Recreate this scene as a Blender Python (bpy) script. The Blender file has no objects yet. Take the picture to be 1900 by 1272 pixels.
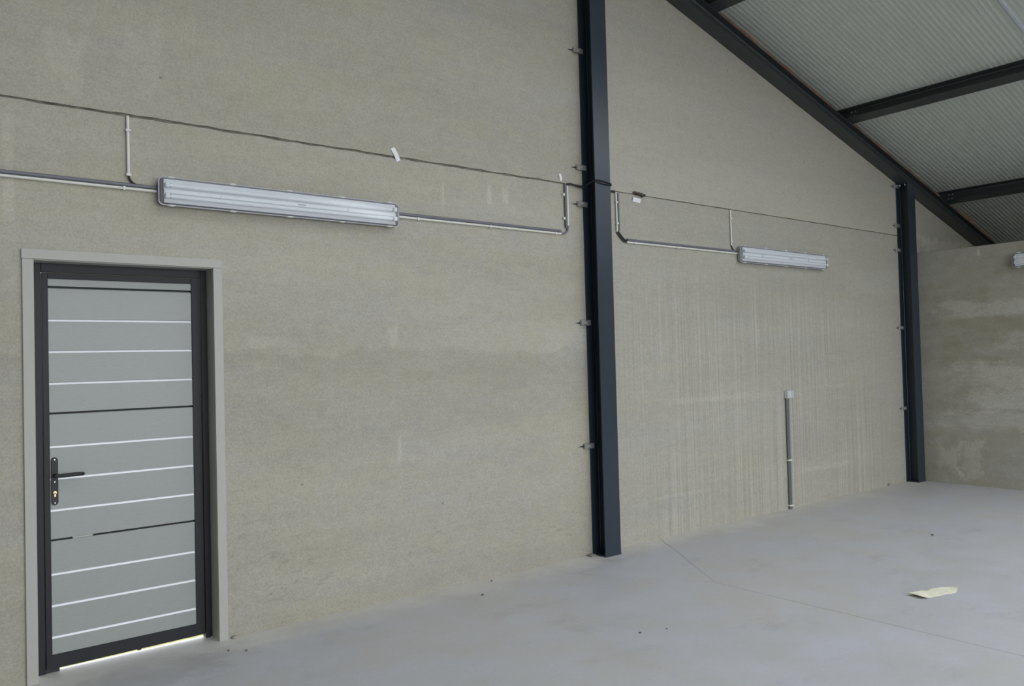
import bpy, bmesh, math, random
from mathutils import Vector, Matrix

# ------------------------------------------------------------------ camera, sky, exposure
scn = bpy.context.scene
COL = scn.collection
FPX = 1507.8
cam_d = bpy.data.cameras.new('camera')
cam_d.sensor_fit = 'HORIZONTAL'; cam_d.sensor_width = 36.0
cam_d.lens = FPX / 1900 * 36.0
cam_d.clip_end = 300
cam = bpy.data.objects.new('camera', cam_d); COL.objects.link(cam)
yaw, pitch, roll = 0.671815, 0.023712, -0.026305
fw = Vector((math.sin(yaw)*math.cos(pitch), math.cos(yaw)*math.cos(pitch), math.sin(pitch)))
r0 = Vector((math.cos(yaw), -math.sin(yaw), 0)); u0 = r0.cross(fw)
rr = math.cos(roll)*r0 + math.sin(roll)*u0
uu = -math.sin(roll)*r0 + math.cos(roll)*u0
cam.matrix_world = Matrix(((rr.x, uu.x, -fw.x, 0), (rr.y, uu.y, -fw.y, -4.8927),
                           (rr.z, uu.z, -fw.z, 1.6), (0, 0, 0, 1)))
scn.camera = cam

world = bpy.data.worlds.new('overcast_sky'); scn.world = world
world.use_nodes = True
bg = world.node_tree.nodes['Background']
bg.inputs['Color'].default_value = (0.91, 0.945, 1.0, 1)
bg.inputs['Strength'].default_value = 6.0

vs = scn.view_settings
vs.view_transform = 'Standard'; vs.look = 'None'; vs.gamma = 1.0
vs.use_curve_mapping = False
vs.exposure = 0.10
scn.display_settings.display_device = 'sRGB'
scn.cycles.caustics_reflective = False; scn.cycles.caustics_refractive = False

# building dimensions (metres): x along the gable wall, y into it, z up
S = 0.2835                              # roof slope
K = math.hypot(1, S)
NX, NZ = S / K, 1 / K                   # roof normal
TX, TZ = 1 / K, -S / K                  # down-slope direction
RT = 4.427 + 8 * S                      # rafter top plane: z + S x = RT
BEAM_H, BEAM_W = 0.133, 0.14
CE = RT + BEAM_H * K                    # ceiling plane
RIDGE = -0.65
XL, XR = -14.0, 13.45
YF = -12.0                              # front gable
OPEN = (-1.5, 9.0, 4.0)                 # front opening: x0, x1, height
def ceil_z(x): return CE - S * x if x >= RIDGE else CE - S * (2 * RIDGE - x)

def portal(name, loc, rot, sx, sy):
    l = bpy.data.lights.new(name, 'AREA'); l.shape = 'RECTANGLE'; l.size = sx; l.size_y = sy
    l.cycles.is_portal = True
    o = bpy.data.objects.new(name, l); COL.objects.link(o)
    o.location = loc; o.rotation_euler = rot
    return o
# daylight enters through the front opening and the rooflights
portal('front_daylight', ((OPEN[0]+OPEN[1])/2, YF - 0.2, OPEN[2]/2), (math.radians(90), 0, 0), OPEN[1]-OPEN[0], OPEN[2])
RLX = (0.3, 11.0)
ROOFLIGHTS = [(-3.1,) + RLX, (-6.1,) + RLX, (-9.1,) + RLX]   # (upper y of the strip, x0, x1), each 1 m wide; unseen, the last added to light the upper wall
for (yy, xa, xb_) in ROOFLIGHTS:
    xm = (xa + xb_) / 2
    portal('rooflight_daylight', (xm, yy - 0.5, ceil_z(xm) + 0.14), (0, math.atan(S), 0), (xb_ - xa) * K, 1.0)

# ------------------------------------------------------------------ material helpers
class NT:
    def __init__(s, name):
        s.m = bpy.data.materials.new(name); s.m.use_nodes = True
        s.t = s.m.node_tree; s.n = s.t.nodes; s.l = s.t.links
        s.b = s.n['Principled BSDF']; s.out = s.n['Material Output']
        s._co = None
    def inp(s, sock, v):
        if isinstance(v, bpy.types.NodeSocket): s.l.new(v, sock)
        elif v is not None:
            try: sock.default_value = v
            except Exception: sock.default_value = tuple(v) + (1,)
    def co(s):
        if s._co is None: s._co = s.n.new('ShaderNodeTexCoord').outputs['Object']
        return s._co
    def sep(s):
        if not hasattr(s, '_sep'):
            n = s.n.new('ShaderNodeSeparateXYZ'); s.l.new(s.co(), n.inputs[0]); s._sep = n.outputs
        return s._sep
    def m_(s, op, a, b=None, c=None, clamp=False):
        n = s.n.new('ShaderNodeMath'); n.operation = op; n.use_clamp = clamp
        for i, v in enumerate((a, b, c)):
            if v is not None: s.inp(n.inputs[i], v)
        return n.outputs[0]
    def mul(s, a, b): return s.m_('MULTIPLY', a, b)
    def add(s, a, b): return s.m_('ADD', a, b)
    def sub(s, a, b): return s.m_('SUBTRACT', a, b)
    def mapv(s, sc, loc=(0, 0, 0)):
        n = s.n.new('ShaderNodeMapping'); s.l.new(s.co(), n.inputs[0])
        n.inputs['Scale'].default_value = sc; n.inputs['Location'].default_value = loc
        return n.outputs[0]
    def noise(s, scale, detail=4, rough=0.55, sc=(1, 1, 1), loc=(0, 0, 0), dist=0.0):
        n = s.n.new('ShaderNodeTexNoise')
        s.l.new(s.mapv(sc, loc), n.inputs['Vector'])
        n.inputs['Scale'].default_value = scale; n.inputs['Detail'].default_value = detail
        n.inputs['Roughness'].default_value = rough; n.inputs['Distortion'].default_value = dist
        return n.outputs[0]
    def rng(s, v, a, b, c=0.0, d=1.0, smooth=False):
        n = s.n.new('ShaderNodeMapRange'); n.clamp = True
        if smooth: n.interpolation_type = 'SMOOTHSTEP'
        s.inp(n.inputs[0], v)
        for i, k in enumerate((a, b, c, d)): n.inputs[i+1].default_value = k
        return n.outputs[0]
    def mixc(s, f, a, b, mode='MIX'):
        n = s.n.new('ShaderNodeMix'); n.data_type = 'RGBA'; n.blend_type = mode
        s.inp(n.inputs[0], f); s.inp(n.inputs[6], a); s.inp(n.inputs[7], b)
        return n.outputs[2]
    def ramp(s, v, stops):
        n = s.n.new('ShaderNodeValToRGB'); s.inp(n.inputs[0], v)
        cr = n.color_ramp
        while len(cr.elements) < len(stops): cr.elements.new(0.5)
        for e, (p, c) in zip(cr.elements, stops):
            e.position = p; e.color = (c, c, c, 1) if not hasattr(c, '__len__') else tuple(c) + (1,)
        return n.outputs[0]
    def bump(s, h, strength=0.3, dist=0.01):
        n = s.n.new('ShaderNodeBump'); s.l.new(h, n.inputs['Height'])
        n.inputs['Strength'].default_value = strength; n.inputs['Distance'].default_value = dist
        s.l.new(n.outputs[0], s.b.inputs['Normal'])
    def set(s, **kw):
        for k, v in kw.items(): s.inp(s.b.inputs[k.replace('_', ' ')], v)
        return s
def c4(c): return tuple(c) + (1,)
def scale_col(t, col, f):
    """colour times scalar socket"""
    n = t.n.new('ShaderNodeVectorMath'); n.operation = 'SCALE'
    t.inp(n.inputs[0], col if isinstance(col, bpy.types.NodeSocket) else tuple(col)[:3]); t.inp(n.inputs['Scale'], f)
    return n.outputs[0]

def plain(name, col, rough=0.5, metal=0.0, spec=0.5, var=0.06, nscale=30, bump=0.0):
    t = NT(name)
    v = t.noise(nscale, 3)
    t.set(Base_Color=scale_col(t, col, t.rng(v, 0.3, 0.7, 1-var, 1+var)), Roughness=rough, Metallic=metal)
    t.b.inputs['Specular IOR Level'].default_value = spec
    if bump: t.bump(v, bump, 0.002)
    return t.m

def concrete(name, warm, cool, ax='x', bands=0.10, zstops=None, streak=None, smears=(), seed=0.0, patch=None, tides=None):
    """cast concrete: ax is the coordinate that runs along the face"""
    t = NT(name); X, Y, Z = t.sep()
    A = X if ax == 'x' else Y
    loc = (seed, seed*1.7, seed*0.6)
    tint = t.noise(1.3, 4, 0.6, (0.5, 0.5, 2.0), loc)
    fine_t = t.noise(7, 3, 0.6, (1, 1, 1), loc)
    col = t.mixc(t.rng(t.add(t.mul(tint, 0.7), t.mul(fine_t, 0.3)), 0.36, 0.64), c4(warm), c4(cool))
    f = t.rng(t.noise(1.0, 5, 0.62, (0.45, 0.45, 2.6), loc), 0.25, 0.75, 1-bands, 1+bands)
    f = t.mul(f, t.rng(t.noise(11, 4, 0.6, (1, 1, 1.5), loc), 0.25, 0.75, 0.955, 1.045))
    grain = t.noise(105, 2, 0.75, (1, 1, 1), loc)
    f = t.mul(f, t.rng(grain, 0.30, 0.70, 0.875, 1.125))
    # faint brushed lines of the screeding
    comb = t.noise(8, 2, 0.6, (0.6, 0.6, 14), loc)
    f = t.mul(f, t.rng(comb, 0.3, 0.7, 0.975, 1.025))
    if zstops:   # horizontal pours with a wandering edge
        wob = t.noise(2.2, 5, 0.65, (1, 1, 0.3), loc)
        zz = t.add(Z, t.mul(t.sub(wob, 0.5), 0.35))
        f = t.mul(f, t.ramp(t.m_('DIVIDE', zz, 6.0), [(p/6.0, c) for p, c in zstops]))
    if tides:    # curled tide lines left by bleed water
        z0, z1, amp = tides
        w = t.noise(1.6, 4, 0.55, (0.8, 0.8, 2.2), (seed+3, 0, 1))
        ln = t.m_('ABSOLUTE', t.sub(t.m_('FRACT', t.mul(w, 9.0)), 0.5))
        msk = t.mul(t.rng(ln, 0.0, 0.07, 1, 0), t.mul(t.rng(Z, z0, z0+0.1), t.rng(Z, z1, z1-0.5)))
        msk = t.mul(msk, t.rng(t.noise(1.5, 2, 0.5, (1, 1, 1), (9, 2, 1)), 0.42, 0.6))
        f = t.mul(f, t.sub(1.0, t.mul(msk, amp)))
    if streak:   # vertical run marks
        z0, z1, amp, a0, a1 = streak
        sx = t.noise(1.0, 3, 0.75, (40, 40, 0.3), loc)
        big = t.noise(1.2, 3, 0.5, (1, 1, 0.8), loc)
        msk = t.mul(t.rng(Z, z1, z1-0.9), t.rng(big, 0.26, 0.50))
        msk = t.mul(msk, t.mul(t.rng(A, a0, a0+0.5), t.rng(A, a1, a1-1.0)))
        f = t.mul(f, t.add(1.0, t.mul(t.mul(t.sub(sx, 0.5), msk), amp)))
    if smears: sn = t.mul(t.sub(t.noise(9, 3, 0.7, (1, 1, 0.6), (seed, 1, 0)), 0.5), 2.2)
    for (a0, a1, z0, z1, amt, sc) in smears:     # pale lime marks
        am, ar = (a0+a1)/2, abs(a1-a0)/2; zm, zr = (z0+z1)/2, abs(z1-z0)/2
        da = t.m_('DIVIDE', t.m_('ABSOLUTE', t.sub(A, am)), ar); dz = t.m_('DIVIDE', t.m_('ABSOLUTE', t.sub(Z, zm)), zr)
        d = t.m_('MAXIMUM', da, dz)
        d = t.add(d, sn)
        f = t.mul(f, t.add(1.0, t.rng(d, 0.95, 0.35, 0, amt, True)))
    if patch:    # large pale patches
        pn = t.mul(t.sub(t.noise(2.6, 6, 0.78, (1, 1, 2.6), (seed, 3, 0)), 0.5), 2.2); pg = t.rng(t.noise(60, 3, 0.8, (1, 1, 1.6)), 0.34, 0.60, 0.35, 1)
        for (a0, a1, z0, z1, amt) in patch:
            am, ar = (a0+a1)/2, abs(a1-a0)/2; zm, zr = (z0+z1)/2, abs(z1-z0)/2
            da = t.m_('DIVIDE', t.m_('ABSOLUTE', t.sub(A, am)), ar); dz = t.m_('DIVIDE', t.m_('ABSOLUTE', t.sub(Z, zm)), zr)
            d = t.m_('MAXIMUM', da, dz)
            d = t.add(d, pn)
            w = t.mul(t.rng(d, 1.0, 0.55, 0, 1, True), pg)
            f = t.mul(f, t.add(1.0, t.mul(w, amt)))
            col = t.mixc(t.mul(w, 0.6), col, c4(cool))
    # sparse blow holes
    vo = t.n.new('ShaderNodeTexVoronoi'); vo.inputs['Scale'].default_value = 2.6
    t.l.new(t.mapv((1, 1, 1), loc), vo.inputs['Vector'])
    pit = t.rng(vo.outputs['Distance'], 0.020, 0.032, 0.62, 1.0)
    f = t.mul(f, pit)
    t.set(Base_Color=scale_col(t, col, f), Roughness=0.88)
    t.b.inputs['Specular IOR Level'].default_value = 0.25
    t.bump(grain, 0.2, 0.005)
    return t.m

WARM, COOL = (0.383, 0.362, 0.276), (0.380, 0.363, 0.320)
M = {}
M['panel_a_low'] = concrete('concrete_panel_low', WARM, COOL, seed=1.0, tides=(0.1, 1.1, 0.16),
    zstops=[(0, 0.92), (0.28, 0.99), (0.6, 1.03), (1.0, 1.03), (1.25, 0.97), (1.69, 0.945), (1.72, 1.05), (1.95, 1.02), (2.1, 1.0), (2.5, 1.03), (3.05, 1.03)],
    smears=[(3.27, 3.30, 2.66, 2.98, 0.14, 9), (3.68, 3.74, 2.75, 3.0, 0.16, 14), (3.83, 3.90, 2.8, 2.98, 0.16, 14),
            (2.78, 2.90, 1.70, 1.90, 0.12, 7), (1.75, 2.2, 1.72, 1.80, 0.10, 6), (2.86, 2.9, 0.9, 1.15, 0.14, 9),
            (1.75, 2.1, 1.58, 1.66, 0.07, 5), (0.55, 0.62, 2.3, 3.0, 0.12, 4), (3.5, 4.3, 2.28, 2.36, 0.06, 5)])
M['panel_a_up'] = concrete('concrete_panel_up', WARM, COOL, seed=4.3, bands=0.07, smears=[(0.7, 1.0, 3.1, 3.5, 0.09, 4), (1.1, 1.4, 3.2, 3.6, 0.07, 4)])
M['panel_b_low'] = concrete('concrete_panel_streaked', (0.375, 0.357, 0.287), (0.377, 0.362, 0.318), seed=7.7, bands=0.07,
    streak=(0.0, 2.6, 0.95, 4.9, 10.0),
    smears=[(5.2, 7.6, 1.17, 1.24, 0.08, 3), (7.6, 9.0, 1.22, 1.27, 0.07, 3), (7.5, 9.0, 0.33, 0.40, 0.10, 2.5), (5.2, 6.4, 0.33, 0.38, 0.08, 4),
            (8.6, 9.9, 2.2, 2.6, 0.06, 3), (4.9, 6.2, 2.62, 2.69, 0.06, 3)])
M['panel_b_up'] = concrete('concrete_panel_grey', (0.415, 0.393, 0.315), (0.413, 0.396, 0.345), seed=9.1, bands=0.06)  # base colour raised to make up for weaker light on this panel
M['panel_c'] = concrete('concrete_panel_corner', (0.39, 0.37, 0.31), COOL, seed=12.5, smears=[(10.4, 12.2, 2.85, 3.12, 0.30, 4)])
M['partition'] = concrete('concrete_partition', (0.295, 0.278, 0.205), (0.38, 0.37, 0.33), ax='y', seed=15.0, bands=0.06,
    patch=[(-0.30, -3.0, 1.95, 2.20, 0.24), (-0.42, -3.5, 0.80, 1.50, 0.26), (-0.25, -2.6, 0.66, 0.92, 0.20), (-0.9, -3.5, 1.58, 1.85, 0.16)],
    smears=[(-0.5, -0.9, 0.05, 0.6, 0.22, 9), (-0.85, -0.88, 2.70, 2.80, 0.35, 3), (-0.25, -0.6, 0.1, 0.5, 0.2, 12)])
M['plain_wall'] = concrete('concrete_plain', WARM, COOL, seed=20.0)

def floor_mat():
    t = NT('power_floated_floor'); X, Y, Z = t.sep()
    n1 = t.noise(0.7, 5, 0.6, (1, 1, 1)); n2 = t.noise(3.0, 5, 0.65, (1, 1, 1), (3, 1, 0)); n3 = t.noise(38, 3, 0.6)
    col = t.mixc(t.rng(t.add(t.mul(n1, 0.5), t.mul(n2, 0.5)), 0.42, 0.58), c4((0.51, 0.492, 0.478)), c4((0.492, 0.492, 0.52)))
    dust = t.mul(t.rng(t.add(Y, t.mul(t.sub(n2, 0.5), 0.5)), -0.38, -0.02, 0, 1, True), 0.6)
    col = t.mixc(dust, col, c4((0.68, 0.645, 0.58)))
    f = t.rng(n2, 0.28, 0.72, 0.93, 1.06)
    dark = t.noise(1.5, 6, 0.7, (1, 1.6, 1), (7, 3, 0))
    f = t.mul(f, t.rng(dark, 0.28, 0.46, 0.86, 1.0, True))
    f = t.mul(f, t.rng(n3, 0.25, 0.75, 0.97, 1.03))
    # damp scuffs in front of the door
    dd = t.add(t.m_('ABSOLUTE', t.m_('DIVIDE', t.sub(X, 1.2), 0.6)), t.m_('ABSOLUTE', t.m_('DIVIDE', t.add(Y, 0.25), 0.35)))
    dm = t.rng(t.add(dd, t.mul(t.sub(t.noise(7, 5, 0.7), 0.5), 2.4)), 1.2, 0.5, 0, 0.14, True)
    f = t.mul(f, t.sub(1.0, dm))
    t.set(Base_Color=scale_col(t, col, f), Roughness=t.rng(n2, 0.3, 0.7, 0.48, 0.62))
    t.b.inputs['Specular IOR Level'].default_value = 0.4
    t.bump(t.add(t.mul(n2, 0.7), t.mul(n3, 0.3)), 0.06, 0.01)
    return t.m
M['floor'] = floor_mat()
M['joint'] = plain('grout_dark', (0.17, 0.155, 0.12), 0.95, var=0.5, nscale=16)
M['steel'] = plain('anthracite_steel', (0.023, 0.033, 0.047), 0.30, 0.0, 0.55, 0.05, 14)
M['steel_roof'] = plain('anthracite_roof_steel', (0.040, 0.046, 0.047), 0.38, 0.0, 0.5, 0.05, 14)
M['galv'] = plain('galvanised_steel', (0.42, 0.42, 0.40), 0.45, 0.7, 0.5, 0.15, 60)
M['bolt'] = plain('zinc_bolt', (0.6, 0.6, 0.58), 0.35, 0.8, 0.5, 0.1, 60)
M['black'] = plain('black_rubber', (0.012, 0.012, 0.013), 0.55)
M['door_frame'] = plain('door_anthracite', (0.016, 0.017, 0.020), 0.5, 0, 0.3)
M['casing'] = plain('casing_grey', (0.415, 0.408, 0.368), 0.5, 0, 0.4, 0.02)
M['reveal'] = plain('reveal_grey', (0.17, 0.17, 0.165), 0.5)
M['pvc_dark'] = plain('pvc_grey', (0.145, 0.145, 0.172), 0.4)
M['pvc_grey'] = plain('pvc_mid_grey', (0.12, 0.128, 0.135), 0.45)
M['pvc_white'] = plain('pvc_cream', (0.70, 0.69, 0.62), 0.45, var=0.03)
M['clip'] = plain('clip_white', (0.66, 0.66, 0.62), 0.5)
M['housing'] = plain('housing_grey', (0.40, 0.40, 0.42), 0.45, var=0.03)
M['seal'] = plain('seal_grey', (0.10, 0.095, 0.115), 0.6)
M['tray'] = plain('tray_white', (0.86, 0.87, 0.88), 0.35, var=0.015)
M['tube'] = plain('tube_white', (0.88, 0.89, 0.90), 0.25, var=0.01)
M['metal'] = plain('lamp_metal', (0.55, 0.55, 0.55), 0.3, 0.8)
M['paper'] = plain('paper_white', (0.80, 0.80, 0.82), 0.8, var=0.02)
M['card'] = plain('cardboard_cream', (0.78, 0.74, 0.58), 0.85, var=0.10, nscale=18)
M['box_white'] = plain('socket_white', (0.56, 0.57, 0.58), 0.4, var=0.02)
M['box_grey'] = plain('socket_grey', (0.47, 0.50, 0.55), 0.4, var=0.02)
M['rust'] = plain('rust_clump', (0.09, 0.068, 0.048), 0.95, var=0.5, nscale=60)
M['foam'] = plain('pu_foam', (0.25, 0.12, 0.07), 0.9, var=0.35, nscale=9)
M['brass'] = plain('brass_cylinder', (0.55, 0.43, 0.24), 0.3, 0.9)
M['strip'] = plain('strip_pale', (0.50, 0.55, 0.60), 0.4)
M['stone'] = plain('crumb', (0.12, 0.11, 0.10), 0.9, var=0.3)
M['mortar'] = plain('mortar', (0.30, 0.29, 0.25), 0.95, var=0.2, nscale=40, bump=0.4)
M['ceil'] = plain('ceiling_sheet', (0.50, 0.53, 0.48), 0.42, 0, 0.5, 0.03, 3)
M['grass'] = plain('grass_ground', (0.22, 0.20, 0.07), 0.95, var=0.4, nscale=12)

def board_mat():
    t = NT('door_board_grey')
    g = t.noise(60, 4, 0.7, (0.5, 1, 3.0)); e = t.noise(260, 2, 0.6, (0.5, 1, 1))
    t.set(Base_Color=scale_col(t, (0.300, 0.312, 0.296), t.rng(g, 0.3, 0.7, 0.96, 1.04)), Roughness=0.42)
    t.b.inputs['Specular IOR Level'].default_value = 0.5
    t.bump(t.add(t.mul(g, 0.5), t.mul(e, 0.5)), 0.30, 0.0025)
    return t.m
M['board'] = board_mat()
M['groove'] = plain('groove_glint', (0.92, 0.93, 0.95), 0.25, 0.0, 0.6, 0.02)  # painted highlight for the chamfers between the door boards

def clear_mat(name, tint, opac, rough=0.06):
    t = NT(name); n = t.n; n.remove(t.b)
    tr = n.new('ShaderNodeBsdfTransparent'); tr.inputs[0].default_value = c4(tint)
    gl = n.new('ShaderNodeBsdfGlossy'); gl.inputs['Roughness'].default_value = rough
    df = n.new('ShaderNodeBsdfDiffuse'); df.inputs[0].default_value = (0.75, 0.76, 0.8, 1)
    lw = n.new('ShaderNodeLayerWeight'); lw.inputs[0].default_value = 0.5
    a = n.new('ShaderNodeMixShader'); a.inputs[0].default_value = opac
    t.l.new(tr.outputs[0], a.inputs[1]); t.l.new(df.outputs[0], a.inputs[2])
    b = n.new('ShaderNodeMixShader'); t.l.new(t.m_('ADD', 0.045, t.mul(0.75, t.m_('POWER', lw.outputs['Facing'], 5.0))), b.inputs[0])
    t.l.new(a.outputs[0], b.inputs[1]); t.l.new(gl.outputs[0], b.inputs[2])
    t.l.new(b.outputs[0], t.out.inputs[0])
    return t.m
M['clear'] = clear_mat('clear_cover', (0.95, 0.96, 0.97), 0.20)
M['rooflight'] = clear_mat('rooflight_sheet', (0.85, 0.88, 0.9), 0.1, 0.2)

# ------------------------------------------------------------------ geometry helpers
class MB:
    def __init__(s): s.v = []; s.f = []; s.smooth = []
    def add(s, vs, fs, smooth=False):
        o = len(s.v); s.v += [tuple(p) for p in vs]
        for f in fs: s.f.append([i + o for i in f]); s.smooth.append(smooth)
        return s
    def box(s, x0, x1, y0, y1, z0, z1):
        vs = [(x, y, z) for x in (x0, x1) for y in (y0, y1) for z in (z0, z1)]
        return s.add(vs, [(0,1,3,2), (4,6,7,5), (0,4,5,1), (2,3,7,6), (0,2,6,4), (1,5,7,3)])
    def prism(s, poly, y0, y1):           # poly in (x, z), extruded along y
        n = len(poly)
        vs = [(x, y0, z) for x, z in poly] + [(x, y1, z) for x, z in poly]
        fs = [tuple(range(n)), tuple(range(2*n-1, n-1, -1))]
        fs += [(i, i+n, (i+1) % n + n, (i+1) % n) for i in range(n)]
        return s.add(vs, fs)
    def slab(s, poly, z0, z1):            # poly in (x, y), extruded along z
        n = len(poly)
        vs = [(x, y, z0) for x, y in poly] + [(x, y, z1) for x, y in poly]
        fs = [tuple(range(n)), tuple(range(2*n-1, n-1, -1))]
        fs += [(i, i+n, (i+1) % n + n, (i+1) % n) for i in range(n)]
        return s.add(vs, fs)
    def sweep(s, prof, p0, p1, ax, ay):   # profile (a, b) swept from p0 to p1
        p0, p1, ax, ay = map(Vector, (p0, p1, ax, ay)); n = len(prof)
        vs = [p0 + ax*a + ay*b for a, b in prof] + [p1 + ax*a + ay*b for a, b in prof]
        fs = [tuple(range(n)), tuple(range(2*n-1, n-1, -1))] + [(i, i+n, (i+1) % n + n, (i+1) % n) for i in range(n)]
        return s.add(vs, fs)
    def tube(s, pts, r, seg=10):
        pts = [Vector(p) for p in pts]; rings = []
        ref = None
        for i, p in enumerate(pts):
            d = (pts[min(i+1, len(pts)-1)] - pts[max(i-1, 0)]).normalized()
            if ref is None: ref = d.orthogonal().normalized()
            ref = (ref - d * ref.dot(d)).normalized(); o = d.cross(ref)
            rings.append([p + (ref*math.cos(2*math.pi*k/seg) + o*math.sin(2*math.pi*k/seg))*(r[i] if hasattr(r, '__len__') else r) for k in range(seg)])
        vs = [v for g in rings for v in g]
        fs = [(i*seg+k, i*seg+(k+1) % seg, (i+1)*seg+(k+1) % seg, (i+1)*seg+k) for i in range(len(pts)-1) for k in range(seg)]
        s.add(vs, fs, True)
        s.add(rings[0], [tuple(range(seg-1, -1, -1))]); s.add(rings[-1], [tuple(range(seg))])
        return s
    def hexa(s, c, ax, r, h, seg=6):
        c, ax = Vector(c), Vector(ax).normalized()
        return s.tube([c, c + ax*h], r, seg)
    def lump(s, c, rx, ry, rz, seed, n=2, amp=0.35):
        bm = bmesh.new(); bmesh.ops.create_icosphere(bm, subdivisions=n, radius=1)
        R = random.Random(seed)
        vs = [((c[0] + v.co.x*rx*(k := 1 + R.uniform(-amp, amp))), c[1] + v.co.y*ry*k, c[2] + v.co.z*rz*k) for v in bm.verts]
        fs = [tuple(x.index for x in f.verts) for f in bm.faces]; bm.free()
        return s.add(vs, fs)
    def mesh(s, name, mat, bevel=0.0):
        me = bpy.data.meshes.new(name)
        bm = bmesh.new()
        bv = [bm.verts.new(p) for p in s.v]
        for f, sm in zip(s.f, s.smooth):
            try: bm.faces.new([bv[i] for i in f]).smooth = sm
            except ValueError: pass
        bmesh.ops.recalc_face_normals(bm, faces=bm.faces)
        if bevel:
            es = [e for e in bm.edges if len(e.link_faces) == 2 and e.calc_face_angle() > 0.6]
            bmesh.ops.bevel(bm, geom=es, offset=bevel, segments=1, affect='EDGES', clamp_overlap=True)
        bm.to_mesh(me); bm.free()
        me.materials.append(M[mat] if isinstance(mat, str) else mat)
        return me
    def build(s, name, mat, parent=None, bevel=0.0, **kw):
        return obj(name, s.mesh(name, mat, bevel), parent, **kw)

def obj(name, me, parent=None, loc=None, label=None, cat=None, group=None, kind=None):
    o = bpy.data.objects.new(name, me); COL.objects.link(o)
    if parent: o.parent = parent
    if loc: o.location = loc
    return tag(o, label, cat, group, kind)
def tag(o, label=None, cat=None, group=None, kind=None):
    for k, v in (('label', label), ('category', cat), ('group', group), ('kind', kind)):
        if v: o[k] = v
    return o
def empty(name, loc=(0, 0, 0), rz=0, **kw):
    o = obj(name, None, None, loc, **kw); o.rotation_euler = (0, 0, rz); o.empty_display_size = 0.1
    return o
def copy_tree(o, parent=None):
    c = o.copy(); COL.objects.link(c)
    if parent: c.parent = parent
    for ch in list(o.children): copy_tree(ch, c)
    return c

# ------------------------------------------------------------------ the setting
COLX = (4.682, 10.065)                  # left face of the two gable posts
COL_W, COL_D = 0.176, 0.153
PART_X = COLX[1] + COL_W                # partition face
JZ = 3.05                               # bed joint of the wall panels
WT = 0.14                               # wall thickness
DX0, DX1, DZ = 0.688, 1.623, 2.208      # door opening
rnd = random.Random(5)

# floor: three slabs with the joints cut round the post
fl = MB().box(XL - 1, XR + 0.3, YF - 1.0, WT + 0.02, -0.30, -0.14).build('floor', 'joint', label='pale grey power-floated concrete floor of the hall', cat='floor', kind='structure')
def wander(p, q, n, a):
    return [(p[0]+(q[0]-p[0])*i/n + (rnd.uniform(-a, a) if 0 < i < n else 0), p[1]+(q[1]-p[1])*i/n + (rnd.uniform(-a, a) if 0 < i < n else 0)) for i in range(n+1)]
apex = (4.712, -1.215); dl = (3.93, 0.0); dr = (5.515, 0.0); fr_ = (4.735, YF - 0.9)
g = 0.002
e_l = wander(dl, apex, 8, 0.004); e_r = wander(apex, dr, 8, 0.004); e_f = wander(fr_, apex, 10, 0.003)
def off(pts, dx): return [(x + dx, y) for x, y in pts]
gl_ = 0.0008
MB().slab([(XL - 0.9, YF - 0.9)] + off(e_f, -g) + off(e_l[::-1][1:], -gl_) + [(XL - 0.9, 0.0)], -0.14, 0.0).build('slab', 'floor', fl)
MB().slab(off(e_f[::-1], g) + [(fr_[0] + g, YF - 0.9), (XR + 0.2, YF - 0.9), (XR + 0.2, 0.0)] + off(e_r[::-1][:-1], g), -0.14, 0.0).build('slab', 'floor', fl)
MB().slab(off(e_l, gl_) + off(e_r[1:], -g), -0.14, 0.0).build('slab', 'floor', fl)
MB().slab([(DX0 - 0.012, 0.0), (DX1 + 0.012, 0.0), (DX1 + 0.012, 0.168), (DX0 - 0.012, 0.168)], -0.14, -0.0005).build('door_sill', 'floor', fl)
# ground outside
MB().slab([(XL - 30, 0.169), (XR + 30, 0.169), (XR + 30, 40), (XL - 30, 40)], -0.4, -0.006).build('ground_outside', 'grass', label='sunlit grass outside the door', cat='ground', kind='structure')
MB().slab([(XL - 30, YF - 1.1), (XR + 30, YF - 1.1), (XR + 30, YF - 40), (XL - 30, YF - 40)], -0.4, -0.03).build('forecourt', 'floor', label='pale concrete forecourt in front of the hall', cat='ground', kind='structure')

XJ3 = COLX[1] + COL_W/2
# back wall of cast panels with an open bed joint
wb = MB().box(XL, XJ3 - 0.01, 0.009, WT - 0.005, JZ - 0.012, JZ + 0.012).build('wall_back', 'joint', label='grey-beige precast concrete gable wall with one bed joint', cat='wall', kind='structure')
def jag(x0, x1, z, a, step=0.08):
    n = max(2, int(abs(x1-x0)/step)); return [(x0+(x1-x0)*i/n, z + (rnd.uniform(-a, a) if 0 < i < n else 0)) for i in range(n+1)]
def low_panel(x0, x1, mat, hg, a, door=False):
    p = [(x0, -0.1)]
    if door: p += [(DX0 - 0.012, -0.1), (DX0 - 0.012, DZ + 0.012), (DX1 + 0.012, DZ + 0.012), (DX1 + 0.012, -0.1)]
    p += [(x1, -0.1)] + jag(x1, x0, JZ - hg, a)
    MB().prism(p, 0.0, WT).build('concrete_panel', mat, wb)
def up_panel(x0, x1, mat, hg, a):
    top = [(x1, ceil_z(x1) - 0.012)] + ([(RIDGE, ceil_z(RIDGE) - 0.012)] if x0 < RIDGE < x1 else []) + [(x0, ceil_z(x0) - 0.012)]
    MB().prism(jag(x0, x1, JZ + hg, a) + top, 0.0, WT).build('concrete_panel', mat, wb)
XJ = [XL, RIDGE - 0.0, COLX[0] + COL_W/2, COLX[1] + COL_W/2, XR]
jg = 0.004
low_panel(XJ[0], XJ[1]-jg, 'plain_wall', 0.006, 0.002); up_panel(XJ[0], XJ[1]-jg, 'plain_wall', 0.006, 0.002)
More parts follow.
